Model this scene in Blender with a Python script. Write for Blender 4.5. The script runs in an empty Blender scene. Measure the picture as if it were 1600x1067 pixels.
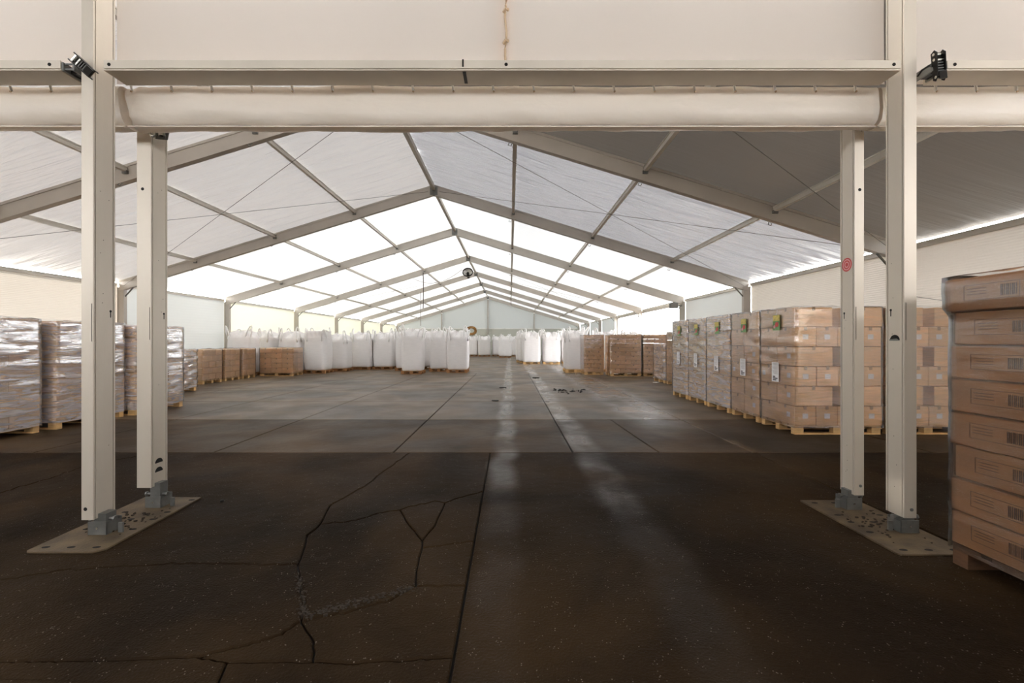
import bpy, bmesh, math, random
from mathutils import Vector, Matrix, noise
random.seed(7)
PI = math.pi
C = bpy.context.scene.collection
SC = bpy.context.scene

# ------------------------------------------------------------------ camera
CAMH, F, PX, PY = 1.5, 700.0, 797.0, 533.0
cam_d = bpy.data.cameras.new('camera'); cam_d.sensor_width = 36.0; cam_d.lens = F / 1600 * 36
cam_d.shift_x = 3 / 1600; cam_d.clip_start = 0.05; cam_d.clip_end = 500
cam = bpy.data.objects.new('camera', cam_d); C.objects.link(cam)
cam.location = (0, 0, CAMH); cam.rotation_euler = (PI / 2, 0, 0); SC.camera = cam
# ------------------------------------------------------------------ light
w = bpy.data.worlds.new('sky'); SC.world = w; w.use_nodes = True
bg = w.node_tree.nodes['Background']
bg.inputs['Color'].default_value = (0.95, 0.97, 1.0, 1); bg.inputs['Strength'].default_value = 8.0
sd = bpy.data.lights.new('sun', 'SUN'); sd.energy = 22; sd.angle = math.radians(1.0); sd.color = (1.0, 0.93, 0.83)
sun = bpy.data.objects.new('sun', sd); C.objects.link(sun)
sun.rotation_euler = Vector((0.62, -0.42, -0.70)).to_track_quat('-Z', 'Y').to_euler()
SC.view_settings.view_transform = 'Standard'; SC.view_settings.look = 'None'
SC.view_settings.gamma = 1.0; SC.view_settings.use_curve_mapping = False
SC.view_settings.exposure = 0.72
SC.cycles.use_denoising = True
SC.cycles.max_bounces = 10; SC.cycles.diffuse_bounces = 6; SC.cycles.transparent_max_bounces = 12
SC.cycles.sample_clamp_indirect = 8

# ------------------------------------------------------------------ materials
def L(r, g, b):
    f = lambda c: (c / 255 / 12.92) if c / 255 <= 0.04045 else ((c / 255 + 0.055) / 1.055) ** 2.4
    return (f(r), f(g), f(b))
def newmat(name):
    m = bpy.data.materials.new(name); m.use_nodes = True
    return m, m.node_tree, m.node_tree.nodes, m.node_tree.links
def mat(name, col, rough=0.6, metal=0.0, var=0.12, nscale=3.0, bump=0.0, bscale=40.0, stretch=(1, 1, 1), coord='Object', spec=0.5, rnd=0.0):
    m, t, N, K = newmat(name); b = N['Principled BSDF']
    b.inputs['Roughness'].default_value = rough; b.inputs['Metallic'].default_value = metal
    b.inputs['Specular IOR Level'].default_value = spec
    tc = N.new('ShaderNodeTexCoord'); mp = N.new('ShaderNodeMapping'); mp.inputs['Scale'].default_value = stretch
    K.new(tc.outputs[coord], mp.inputs['Vector'])
    n = N.new('ShaderNodeTexNoise'); n.inputs['Scale'].default_value = nscale; n.inputs['Detail'].default_value = 5
    K.new(mp.outputs[0], n.inputs['Vector'])
    r = N.new('ShaderNodeMapRange'); r.inputs['From Min'].default_value = .3; r.inputs['From Max'].default_value = .7
    r.inputs['To Min'].default_value = 1 - var; r.inputs['To Max'].default_value = 1 + var
    K.new(n.outputs['Fac'], r.inputs['Value'])
    mul = N.new('ShaderNodeVectorMath'); mul.operation = 'SCALE'; mul.inputs[0].default_value = col
    if rnd:
        oi = N.new('ShaderNodeObjectInfo'); r2 = N.new('ShaderNodeMapRange')
        r2.inputs['To Min'].default_value = 1 - rnd; r2.inputs['To Max'].default_value = 1 + rnd
        K.new(oi.outputs['Random'], r2.inputs['Value'])
        mm = N.new('ShaderNodeMath'); mm.operation = 'MULTIPLY'
        K.new(r.outputs[0], mm.inputs[0]); K.new(r2.outputs[0], mm.inputs[1]); K.new(mm.outputs[0], mul.inputs['Scale'])
    else:
        K.new(r.outputs[0], mul.inputs['Scale'])
    K.new(mul.outputs[0], b.inputs['Base Color'])
    if bump:
        n2 = N.new('ShaderNodeTexNoise'); n2.inputs['Scale'].default_value = bscale; n2.inputs['Detail'].default_value = 4
        K.new(mp.outputs[0], n2.inputs['Vector'])
        bp = N.new('ShaderNodeBump'); bp.inputs['Strength'].default_value = bump; bp.inputs['Distance'].default_value = 0.01
        K.new(n2.outputs['Fac'], bp.inputs['Height']); K.new(bp.outputs[0], b.inputs['Normal'])
    return m
M = {}
M['alu'] = mat('painted_aluminium', L(205, 194, 178), .42, .25, .07, 2.5, .08, 30, (1, 1, .25))
M['alu_frame'] = mat('frame_aluminium', L(185, 178, 168), .45, .2, .06, 2.0)
M['purlin'] = mat('purlin_aluminium', L(205, 200, 190), .45, .2, .05, 2.0)
M['zinc'] = mat('galvanised_steel', L(118, 118, 114), .45, .6, .22, 9, .15, 60)
M['plate'] = mat('dirty_base_plate', L(96, 80, 58), .6, .2, .5, 4.5, .4, 60)
M['dark'] = mat('painted_recess_shade', L(14, 12, 10), .9)  # near-black painted for the shade in holes and slots, also on rivets
M['black'] = mat('black_steel', L(38, 35, 32), .35, .7, .2, 20)
M['chrome'] = mat('worn_chrome', L(190, 188, 180), .22, .9, .15, 20)
M['card'] = mat('brown_cardboard', L(232, 190, 138), .75, 0, .09, 2.5, .05, 120, (1, 1, .5), rnd=.09)
M['card_deep'] = mat('deep_brown_cardboard', L(226, 182, 130), .75, 0, .1, 2.5, .05, 120, (1, 1, .5), rnd=.09)
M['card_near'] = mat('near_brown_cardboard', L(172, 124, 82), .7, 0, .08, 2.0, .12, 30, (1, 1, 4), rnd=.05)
M['tape'] = mat('clear_brown_tape', L(180, 150, 115), .25)
M['paper'] = mat('white_paper', L(232, 230, 228), .6)
M['ink'] = mat('printing_ink', L(60, 46, 40), .7)
M['print'] = mat('faint_brown_print', L(112, 82, 60), .7)
M['green'] = mat('green_print', L(110, 150, 90), .5, 0, .5, 25)
M['yellow'] = mat('yellow_print', L(205, 185, 95), .5, 0, .3, 25)
M['red'] = mat('red_print', L(200, 70, 66), .5, 0, .2, 25)
M['pink'] = mat('pink_print', L(225, 160, 160), .5)
M['wood'] = mat('raw_pallet_wood', L(205, 165, 110), .75, 0, .2, 6, .1, 40, (1, 1, 3), rnd=.15)
M['wood_shaded'] = mat('shade_toned_pallet_wood', L(84, 56, 34), .85, 0, .35, 8, .2, 40, (1, 1, 3), rnd=.2)  # pallet wood darkened in colour for the shade near the floor
M['wood_old'] = mat('weathered_pallet_wood', L(150, 105, 62), .8, 0, .3, 6, .1, 40, (1, 1, 3), rnd=.2)
M['bag'] = mat('woven_white_polypropylene', L(226, 222, 220), .6, 0, .03, 4, .35, 9, (1, 1, 3.5))
M['bagtop'] = mat('crumpled_white_fabric', L(232, 228, 226), .55, 0, .05, 8, .8, 14)
M['strap'] = mat('white_lifting_strap', L(240, 238, 236), .6)
M['twine'] = mat('brown_twine', L(150, 110, 60), .8, 0, .5, 30)
M['cord'] = mat('brown_lace', L(160, 135, 105), .7)
M['cable'] = mat('steel_cable', L(120, 115, 108), .5, .3)
M['white'] = mat('white_plastic', L(228, 226, 220), .4)
M['ground'] = mat('pale_yard_concrete', L(175, 172, 165), .8, 0, .1, .5)
M['blocker'] = mat('grey_brown_blocker', L(120, 108, 95), .8, 0, .1, .8)
M['rubble'] = mat('crumbled_asphalt', L(50, 40, 29), .9, 0, .5, 60)
M['dirt'] = mat('black_debris', L(24, 22, 20), .8, 0, .3, 30)

def fabric(name, col, trans, transcol, bump=.3, scale=(.5, 9, 1), wr=1.0, rough=.42, dist=.05):
    m, t, N, K = newmat(name); b = N['Principled BSDF']; out = N['Material Output']
    b.inputs['Base Color'].default_value = (*col, 1); b.inputs['Roughness'].default_value = rough
    tr = N.new('ShaderNodeBsdfTranslucent'); tr.inputs['Color'].default_value = (*transcol, 1)
    mx = N.new('ShaderNodeMixShader'); mx.inputs[0].default_value = trans
    K.new(b.outputs[0], mx.inputs[1]); K.new(tr.outputs[0], mx.inputs[2]); K.new(mx.outputs[0], out.inputs['Surface'])
    tc = N.new('ShaderNodeNewGeometry'); mp = N.new('ShaderNodeMapping'); mp.inputs['Scale'].default_value = scale
    K.new(tc.outputs['Position'], mp.inputs['Vector'])
    n = N.new('ShaderNodeTexNoise'); n.inputs['Scale'].default_value = wr; n.inputs['Detail'].default_value = 4; n.inputs['Distortion'].default_value = .4
    K.new(mp.outputs[0], n.inputs['Vector'])
    bp = N.new('ShaderNodeBump'); bp.inputs['Strength'].default_value = bump; bp.inputs['Distance'].default_value = dist
    K.new(n.outputs['Fac'], bp.inputs['Height']); K.new(bp.outputs[0], b.inputs['Normal']); K.new(bp.outputs[0], tr.inputs['Normal'])
    return m
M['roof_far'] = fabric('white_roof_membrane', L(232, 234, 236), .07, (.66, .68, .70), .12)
M['roof_shaded'] = fabric('shade_toned_wrinkled_membrane', L(200, 203, 208), .034, (.6, .6, .64), 1.0, (.22, 3.2, 1), 1.2, .25, .45)  # greyer copy of the roof membrane, shade of the right slope in its colour
M['roof_near_shaded'] = fabric('shade_toned_near_membrane', L(120, 112, 104), .010, (.4, .36, .32), .2)  # darkest membrane copy, shade of the near right bay put into the colour
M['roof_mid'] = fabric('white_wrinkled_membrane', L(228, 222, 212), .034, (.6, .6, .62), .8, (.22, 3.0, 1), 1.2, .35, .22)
M['gable'] = fabric('cream_gable_fabric', L(232, 220, 208), .55, (.86, .80, .74), .1, (1, 1, 1), .8, .5)
M['roll'] = fabric('cream_tarpaulin', L(238, 227, 212), .35, (.85, .78, .70), .35, (2, 2, 6), 1.5, .38, .02)
M['wall_tex'] = fabric('glowing_wall_fabric', L(235, 235, 215), .045, (.75, .75, .62), .1, (1, 1, .6))

def panel_mat(name, col, freq, strength, trans=0.0):
    m, t, N, K = newmat(name); b = N['Principled BSDF']
    b.inputs['Base Color'].default_value = (*col, 1); b.inputs['Roughness'].default_value = .5
    g = N.new('ShaderNodeNewGeometry'); wv = N.new('ShaderNodeTexWave'); wv.wave_type = 'BANDS'; wv.bands_direction = 'Z'
    wv.inputs['Scale'].default_value = freq; K.new(g.outputs['Position'], wv.inputs['Vector'])
    bp = N.new('ShaderNodeBump'); bp.inputs['Strength'].default_value = strength; bp.inputs['Distance'].default_value = .006
    K.new(wv.outputs['Fac'], bp.inputs['Height']); K.new(bp.outputs[0], b.inputs['Normal'])
    if trans:
        tr = N.new('ShaderNodeBsdfTranslucent'); tr.inputs['Color'].default_value = (*col, 1); mx = N.new('ShaderNodeMixShader'); mx.inputs[0].default_value = trans
        K.new(b.outputs[0], mx.inputs[1]); K.new(tr.outputs[0], mx.inputs[2]); K.new(mx.outputs[0], N['Material Output'].inputs['Surface'])
    return m
M['panel'] = panel_mat('ribbed_cream_wall_panel', L(226, 218, 206), 7.0, .8, .045)
M['panel_far'] = panel_mat('pale_wall_panel', L(222, 226, 224), 3.0, .2, .02)
M['end_low'] = panel_mat('grey_green_end_panel', L(190, 190, 178), 3.0, .2)

# stretch film: a clear, glossy, wrinkled sheet
def film(name, haze, streak=.25, tint=(.86, .80, .80), zs=16, sp=.14, gloss=.03):
    m, t, N, K = newmat(name); b = N['Principled BSDF']; out = N['Material Output']
    b.inputs['Base Color'].default_value = (*tint, 1); b.inputs['Roughness'].default_value = sp
    b.inputs['Specular IOR Level'].default_value = 1.0; b.inputs['IOR'].default_value = 1.9
    g = N.new('ShaderNodeNewGeometry'); mp = N.new('ShaderNodeMapping'); mp.inputs['Scale'].default_value = (1.6, 1.6, zs)
    mp.inputs['Rotation'].default_value = (.08, .06, 0)
    K.new(g.outputs['Position'], mp.inputs['Vector'])
    n = N.new('ShaderNodeTexNoise'); n.inputs['Scale'].default_value = 1.6; n.inputs['Detail'].default_value = 6; n.inputs['Distortion'].default_value = 1.0
    K.new(mp.outputs[0], n.inputs['Vector'])
    bp = N.new('ShaderNodeBump'); bp.inputs['Strength'].default_value = .25; bp.inputs['Distance'].default_value = .010
    K.new(n.outputs['Fac'], bp.inputs['Height']); K.new(bp.outputs[0], b.inputs['Normal'])
    r = N.new('ShaderNodeMapRange'); r.inputs['From Min'].default_value = .38; r.inputs['From Max'].default_value = .68
    r.inputs['To Min'].default_value = haze; r.inputs['To Max'].default_value = haze + streak
    K.new(n.outputs['Fac'], r.inputs['Value'])
    fr = N.new('ShaderNodeFresnel'); fr.inputs['IOR'].default_value = 1.7; K.new(bp.outputs[0], fr.inputs['Normal'])
    b.inputs['Specular IOR Level'].default_value = 0; b.inputs['Roughness'].default_value = .9
    gl = N.new('ShaderNodeBsdfGlossy'); gl.inputs['Roughness'].default_value = sp; K.new(bp.outputs[0], gl.inputs['Normal'])
    ad = N.new('ShaderNodeMath'); ad.operation = 'MULTIPLY_ADD'; ad.use_clamp = True; ad.inputs[1].default_value = 1.5; ad.inputs[2].default_value = gloss
    K.new(fr.outputs[0], ad.inputs[0])
    tp = N.new('ShaderNodeBsdfTransparent'); mx = N.new('ShaderNodeMixShader'); m2 = N.new('ShaderNodeMixShader')
    K.new(r.outputs[0], mx.inputs[0]); K.new(tp.outputs[0], mx.inputs[1]); K.new(b.outputs[0], mx.inputs[2])
    K.new(ad.outputs[0], m2.inputs[0]); K.new(mx.outputs[0], m2.inputs[1]); K.new(gl.outputs[0], m2.inputs[2]); K.new(m2.outputs[0], out.inputs['Surface'])
    return m
M['film'] = film('clear_stretch_film', .05, .18)
M['film_hazy'] = film('hazy_stretch_film', .22, .30, (.84, .79, .78), 12, .10)
M['film_clear'] = film('thin_stretch_film', .02, .10)
M['film_near'] = film('near_stretch_film', .01, .10, (.80, .72, .62), 9, .14, 0.0)

def floor_mat(name, c1, c2, speck, rough, spec):
    m, t, N, K = newmat(name); b = N['Principled BSDF']
    g = N.new('ShaderNodeNewGeometry')
    def noise_(scale, det=6, st=None, dist=0):
        n = N.new('ShaderNodeTexNoise'); n.inputs['Scale'].default_value = scale; n.inputs['Detail'].default_value = det; n.inputs['Distortion'].default_value = dist
        if st:
            mp = N.new('ShaderNodeMapping'); mp.inputs['Scale'].default_value = st; K.new(g.outputs['Position'], mp.inputs[0]); K.new(mp.outputs[0], n.inputs['Vector'])
        else: K.new(g.outputs['Position'], n.inputs['Vector'])
        return n.outputs['Fac']
    def rng(v, a, b_, c, d):
        r = N.new('ShaderNodeMapRange'); r.inputs[1].default_value = a; r.inputs[2].default_value = b_; r.inputs[3].default_value = c; r.inputs[4].default_value = d
        r.interpolation_type = 'SMOOTHSTEP'; K.new(v, r.inputs[0]); return r.outputs[0]
    def math_(op, a, b_):
        n = N.new('ShaderNodeMath'); n.operation = op
        for i, v in enumerate((a, b_)):
            if isinstance(v, (int, float)): n.inputs[i].default_value = v
            else: K.new(v, n.inputs[i])
        return n.outputs[0]
    mix = N.new('ShaderNodeMix'); mix.data_type = 'RGBA'
    mix.inputs[6].default_value = (*c1, 1); mix.inputs[7].default_value = (*c2, 1)
    K.new(rng(noise_(.55, 8, (1, 1, 1), .6), .35, .68, 0, 1), mix.inputs[0])
    # pale stones in the surface
    vo = N.new('ShaderNodeTexVoronoi'); vo.inputs['Scale'].default_value = 55; K.new(g.outputs['Position'], vo.inputs['Vector'])
    sp = math_('MULTIPLY', rng(vo.outputs['Distance'], .10, .22, 1, 0), rng(noise_(14, 2), .52, .62, 0, speck))
    mix2 = N.new('ShaderNodeMix'); mix2.data_type = 'RGBA'; mix2.inputs[7].default_value = (.34, .30, .25, 1)
    K.new(sp, mix2.inputs[0]); K.new(mix.outputs[2], mix2.inputs[6])
    K.new(mix2.outputs[2], b.inputs['Base Color'])
    # worn, damp wheel tracks along the hall
    sx = N.new('ShaderNodeSeparateXYZ'); K.new(g.outputs['Position'], sx.inputs[0])
    wob = math_('MULTIPLY', math_('SUBTRACT', noise_(.7, 2, (.2, 1, 1)), .5), .35)
    X = math_('ADD', sx.outputs[0], wob)
    def band(c, h):
        return rng(math_('ABSOLUTE', math_('SUBTRACT', X, c), 0), h * .3, h * 1.25, 1, 0)
    tr = math_('MAXIMUM', math_('MAXIMUM', band(-.08, .17), band(1.05, .22)), math_('MULTIPLY', band(2.9, .7), rng(sx.outputs[1], 6.5, 9.5, 0, 1)))
    tr = math_('MULTIPLY', math_('MULTIPLY', tr, rng(noise_(1.3, 5), .3, .65, .2, 1)), rng(sx.outputs[1], 3.3, 5.5, .25, 1))
    base_r = rng(noise_(1.1, 7), .3, .7, rough - .05, rough + .07)
    K.new(math_('SUBTRACT', base_r, math_('MULTIPLY', tr, .27)), b.inputs['Roughness'])
    K.new(math_('ADD', math_('MULTIPLY', tr, .32), spec), b.inputs['Specular IOR Level'])
    hgt = math_('ADD', math_('MULTIPLY', noise_(70, 4), .5), math_('MULTIPLY', noise_(9, 5), .6))
    bp = N.new('ShaderNodeBump'); bp.inputs['Strength'].default_value = .8; bp.inputs['Distance'].default_value = .016
    K.new(hgt, bp.inputs['Height']); K.new(bp.outputs[0], b.inputs['Normal'])
    return m
M['asphalt'] = floor_mat('dark_brown_asphalt', L(31, 22, 13), L(60, 45, 28), .6, .6, .04)
M['slab_near'] = floor_mat('mid_brown_concrete', L(50, 39, 26), L(84, 66, 46), .35, .52, .12)  # first slab row, toned between the asphalt and the farther slabs
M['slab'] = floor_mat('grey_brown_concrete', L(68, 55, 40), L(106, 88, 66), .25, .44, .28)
M['bed'] = mat('joint_soil', L(20, 16, 13), .95, 0, .3, 20)

# ------------------------------------------------------------------ helpers
class MB:
    def __init__(s): s.v = []; s.f = []; s.mi = []
    def box(s, x0, x1, y0, y1, z0, z1, mi=0):
        b = len(s.v)
        s.v += [(x0, y0, z0), (x1, y0, z0), (x1, y1, z0), (x0, y1, z0), (x0, y0, z1), (x1, y0, z1), (x1, y1, z1), (x0, y1, z1)]
        for q in ((0, 3, 2, 1), (4, 5, 6, 7), (0, 1, 5, 4), (1, 2, 6, 5), (2, 3, 7, 6), (3, 0, 4, 7)):
            s.f.append(tuple(b + i for i in q)); s.mi.append(mi)
        return s
    def beam(s, p, q, w_, h_, up=(0, 0, 1), mi=0):
        """box from p to q, w_ across, h_ along up; p-q is the centre line"""
        p = Vector(p); q = Vector(q); d = (q - p).normalized(); side = d.cross(Vector(up)).normalized(); u = side.cross(d).normalized()
        b = len(s.v)
        for c in (p, q):
            for a, e in ((-1, -1), (1, -1), (1, 1), (-1, 1)):
                s.v.append(tuple(c + side * a * w_ / 2 + u * e * h_ / 2))
        for f in ((0, 1, 2, 3), (4, 7, 6, 5), (0, 4, 5, 1), (1, 5, 6, 2), (2, 6, 7, 3), (3, 7, 4, 0)):
            s.f.append(tuple(b + i for i in f)); s.mi.append(mi)
        return s
    def tube(s, pts, r, n=6, mi=0, closed=False):
        pts = [Vector(p) for p in pts]; b = len(s.v); m = len(pts)
        for i, p in enumerate(pts):
            a = pts[i - 1] if (i > 0 or closed) else p; c = pts[(i + 1) % m] if (i < m - 1 or closed) else p
            d = (c - a).normalized(); u = d.cross(Vector((0, 0, 1)))
            if u.length < .1: u = d.cross(Vector((1, 0, 0)))
            u.normalize(); v = d.cross(u)
            rr = r[i] if isinstance(r, (list, tuple)) else r
            for k in range(n):
                t = 2 * PI * k / n; s.v.append(tuple(p + u * math.cos(t) * rr + v * math.sin(t) * rr))
        for i in range(m if closed else m - 1):
            j = (i + 1) % m
            for k in range(n):
                l = (k + 1) % n
                s.f.append((b + i * n + k, b + i * n + l, b + j * n + l, b + j * n + k)); s.mi.append(mi)
        if not closed:
            s.f.append(tuple(b + k for k in range(n))[::-1]); s.mi.append(mi)
            s.f.append(tuple(b + (m - 1) * n + k for k in range(n))); s.mi.append(mi)
        return s
    def prism(s, poly, z0, z1, axis='z', mi=0):
        """extrude a 2-D polygon; axis z: (x,y); axis x: (y,z); axis y: (x,z)"""
        b = len(s.v); n = len(poly)
        for z in (z0, z1):
            for (a, c) in poly:
                s.v.append((a, c, z) if axis == 'z' else ((z, a, c) if axis == 'x' else (a, z, c)))
        s.f.append(tuple(b + i for i in range(n))[::-1]); s.mi.append(mi)
        s.f.append(tuple(b + n + i for i in range(n))); s.mi.append(mi)
        for i in range(n):
            j = (i + 1) % n; s.f.append((b + i, b + j, b + n + j, b + n + i)); s.mi.append(mi)
        return s
    def mesh(s, name, mats, smooth=False, bevel=0, seg=1):
        me = bpy.data.meshes.new(name); me.from_pydata(s.v, [], s.f)
        for m in (mats if isinstance(mats, (list, tuple)) else [mats]): me.materials.append(m)
        me.polygons.foreach_set('material_index', s.mi)
        bm = bmesh.new(); bm.from_mesh(me)
        bmesh.ops.recalc_face_normals(bm, faces=bm.faces)
        if bevel: bmesh.ops.bevel(bm, geom=bm.edges[:], offset=bevel, segments=seg, affect='EDGES', profile=.6)
        bm.to_mesh(me); bm.free()
        if smooth: me.polygons.foreach_set('use_smooth', [True] * len(me.polygons))
        me.update(); return me

def link(name, me, parent=None, loc=(0, 0, 0), rot=(0, 0, 0), kind=None, label=None):
    o = bpy.data.objects.new(name, me); C.objects.link(o); o.location = loc; o.rotation_euler = rot
    if parent: o.parent = parent
    if kind: o['kind'] = kind
    if label: o['label'] = label
    return o
def build(name, mb, mats, parent=None, loc=(0, 0, 0), rot=(0, 0, 0), kind=None, label=None, **k):
    return link(name, mb.mesh(name, mats, **k), parent, loc, rot, kind, label)
def tag(o, label, cat, group=None):
    o['label'] = label; o['category'] = cat
    if group: o['group'] = group
    return o
def thing(name, label, cat, loc=(0, 0, 0), rz=0, group=None):
    o = bpy.data.objects.new(name, None); C.objects.link(o); o.location = loc; o.rotation_euler = (0, 0, rz); o.empty_display_size = .2
    return tag(o, label, cat, group)
def g(px, py):                      # photo pixel -> point on the floor
    Z = F * CAMH / (py - PY); return ((px - PX) * Z / F, Z)

# ------------------------------------------------------------------ hall geometry
XL, XR, XC = -12.46, 7.66, -2.42
ZR, SL = 6.45, 0.3055
HW = XR - XC
FR = [3.62, 8.75, 14.27, 19.6, 25.9, 31.9, 37.5, 43.0, 48.9]
ZE = ZR - SL * HW
def roof_z(x): return ZR - SL * abs(x - XC)

# ------------------------------------------------------------------ floor
bed = MB().box(-22, 16, -9, 52, -.25, -.022)
floor = build('floor', bed, M['bed'], kind='structure')
def slab(poly, m, name='concrete_slab', th=.03, gap=.009):
    bm = bmesh.new(); vs = [bm.verts.new((x, y, 0)) for x, y in poly]; f = bm.faces.new(vs); bm.normal_update()
    if f.normal.z < 0: f.normal_flip()
    r = bmesh.ops.inset_region(bm, faces=[f], thickness=gap, use_even_offset=True, use_boundary=True)
    bmesh.ops.delete(bm, geom=r['faces'], context='FACES')
    bm.faces.ensure_lookup_table(); f = bm.faces[0]
    r = bmesh.ops.inset_region(bm, faces=[f], thickness=.007, depth=0, use_even_offset=True, use_boundary=True)
    rim = set()
    for e in bm.edges:
        if len(e.link_faces) == 1: rim |= set(e.verts)
    for v in rim: v.co.z = -.008
    ed = [e for e in bm.edges if len(e.link_faces) == 1]
    ex = bmesh.ops.extrude_edge_only(bm, edges=ed)
    for v in ex['geom']:
        if isinstance(v, bmesh.types.BMVert): v.co.z = -th
    bmesh.ops.delete(bm, geom=[v for v in bm.verts if not v.link_faces], context='VERTS')
    me = bpy.data.meshes.new(name); bm.to_mesh(me); bm.free(); me.materials.append(m)
    return link(name, me, floor)
def jag(pts, amp=4.0, step=8):
    """roughen a pixel polyline so that a crack is not straight; ends stay"""
    out = []
    for i in range(len(pts) - 1):
        a, b = pts[i], pts[i + 1]; d = math.hypot(b[0] - a[0], b[1] - a[1]); n = max(1, int(d / step))
        for k in range(n):
            t = k / n; x = a[0] + (b[0] - a[0]) * t; y = a[1] + (b[1] - a[1]) * t
            if k: 
                q = noise.noise_vector(Vector((x * .09, y * .09, 3.1)) + .5 * noise.noise_vector(Vector((x * .3, y * .3, 7)))); x += q.x * amp; y += q.y * amp * .7
            out.append((x, y))
    out.append(pts[-1]); return out
J = lambda py: 797 - .18 * (py - 533)
c0 = jag([(235, 706.5), (125, 730), (50, 755), (0, 770), (-700, 935)])
c1a = jag([(640, 706.5), (600, 735), (575, 755), (515, 790), (500, 818)])
c1b = jag([(500, 818), (480, 835), (472, 865), (465, 880)])
c1c = jag([(465, 880), (468, 900), (475, 945), (470, 970)])
c1d = jag([(470, 970), (440, 990), (380, 1008), (310, 1025)])
c2 = jag([(-700, 938), (0, 905), (100, 890), (260, 880), (350, 880), (440, 882), (465, 880)])
c8l = jag([(-900, 1040), (0, 1032), (180, 1030), (310, 1025)])
c3a = jag([(500, 818), (540, 815), (600, 800), (625, 796)]); c3b = jag([(625, 796), (680, 782), (695, 785)]); c3c = jag([(695, 785), (J(766), 766)])
tri1 = jag([(625, 796), (640, 820), (660, 843)]); tri2 = jag([(695, 785), (680, 820), (660, 843)])
st1 = jag([(660, 843), (660, 855)]); st2 = jag([(660, 855), (655, 870), (650, 905), (650, 915)]); h5 = jag([(660, 855), (700, 850), (J(845), 845)])
h7 = jag([(650, 915), (J(915), 914)]); lo = jag([(650, 915), (600, 940), (545, 955), (470, 970)])
v8 = jag([(470, 970), (490, 1000), (490, 1033)]); b8a = jag([(310, 1025), (355, 1033), (490, 1033)]); b8b = jag([(490, 1033), (560, 1035), (J(1025), 1025)])
dn = jag([(355, 1033), (340, 1067), (300, 1250)], 1, 40)
def rev(a): return a[::-1]
def cat_(*ls):
    out = []
    for l in ls:
        for p in l:
            if not out or abs(out[-1][0] - p[0]) + abs(out[-1][1] - p[1]) > .8: out.append(p)
    if abs(out[0][0] - out[-1][0]) + abs(out[0][1] - out[-1][1]) < .8: out.pop()
    return out
b8a1 = [p for p in b8a if p[0] <= 355.1]; b8a2 = [p for p in b8a if p[0] >= 354.9]
pieces = [cat_([(-1500, 706.5), (235, 706.5)], c0),
          cat_([(-720, 938), (-700, 935)], rev(c0), c1a, c1b, rev(c2)),
          cat_(c2, c1c, c1d, rev(c8l)),
          cat_(c8l, b8a1, dn, [(-900, 1250)]),
          cat_(b8a2, b8b, [(J(1250), 1250), (300, 1250)], rev(dn)),
          cat_(rev(c1d), v8, rev(b8a)),
          cat_(rev(lo), h7, [(J(1025), 1025)], rev(b8b), rev(v8)),
          cat_(c3a, tri1, st1, st2, lo, rev(c1c), rev(c1b)),
          cat_(c3b, tri2, rev(tri1)),
          cat_(c3c, [(J(845), 845)], rev(h5), rev(st1), rev(tri2)),
          cat_(h5, [(J(914), 914)], rev(h7), rev(st2)),
          cat_(rev(c1a), [(640, 706.5), (J(706.5), 706.5), (J(766), 766)], rev(c3c), rev(c3b), rev(c3a))]
for p in pieces:
    slab([g(*q) for q in p], M['asphalt'], 'asphalt_piece', gap=.005)
slab([(-.27, -3), (3.3, -3), (3.3, 6.05), (-.27, 6.05)], M['asphalt'], 'asphalt_piece')
slab([(3.3, -3), (9, -3), (9, 6.05), (3.3, 6.05)], M['asphalt'], 'asphalt_piece')
slab([(-22, -3), (-10.6, -3), (-10.6, 6.05), (-22, 6.05)], M['asphalt'], 'asphalt_piece')
rows = [(6.05, 8.6), (8.6, 11.17), (11.17, 13.7), (13.7, 16.15), (16.15, 18.6), (18.6, 21.0)]
for ri, (y0, y1) in enumerate(rows):
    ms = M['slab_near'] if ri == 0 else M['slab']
    for k in range(-5, 4):
        x0 = -1.58 + 2.43 * k; x1 = x0 + 2.43
        if ri == 0 and k == 1:                      # the cracked one
            slab([(x0, y0), (2.02, y0), (1.98, y0 + .9), (1.93, y1), (x0, y1)], ms); slab([(2.02, y0), (x1, y0), (x1, y1), (1.93, y1), (1.98, y0 + .9)], ms); continue
        slab([(x0, y0), (x1, y0), (x1, y1), (x0, y1)], ms)
    slab([(8.14, y0), (15, y0), (15, y1), (8.14, y1)], ms)
slab([(-14, 21), (9, 21), (9, 51), (-14, 51)], M['slab'])
ground = build('ground', MB().box(-70, 70, -40, 110, -.5, -.30), M['ground'], kind='structure')
# gravel in the widest crack
gv = MB()
for i in range(420):
    t = random.random(); a = (475, 962); b = (645, 918) if random.random() < .75 else (468, 900)
    x, y = g(a[0] + (b[0] - a[0]) * t + random.gauss(0, 5), a[1] + (b[1] - a[1]) * t + random.gauss(0, 3)); r = random.uniform(.002, .0065)
    gv.box(x - r, x + r, y - r * .8, y + r * .8, -.03, .002 + r * .5)
build('gravel', gv, M['rubble'], floor, kind='stuff')
def scrap(c, label, cat, m, name, w_, hgt, seed):
    rr = random.Random(seed); x, y = g(*c); n = 11
    pl = [(x + w_ * rr.uniform(.6, 1.1) * math.cos(2 * PI * k / n), y + w_ * .8 * rr.uniform(.35, 1.1) * math.sin(2 * PI * k / n)) for k in range(n)]
    mb = MB().prism(pl, 0, hgt)
    return tag(build(name, mb, m), label, cat)
cr = MB(); rr = random.Random(3)
for i in range(45):
    x, y = g(rr.uniform(864, 914), 610 + rr.gauss(0, 1.5)); a = rr.uniform(.008, .035); cr.beam((x - a, y, .01), (x + a, y + rr.uniform(-a, a), .01), a, .02)
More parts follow.
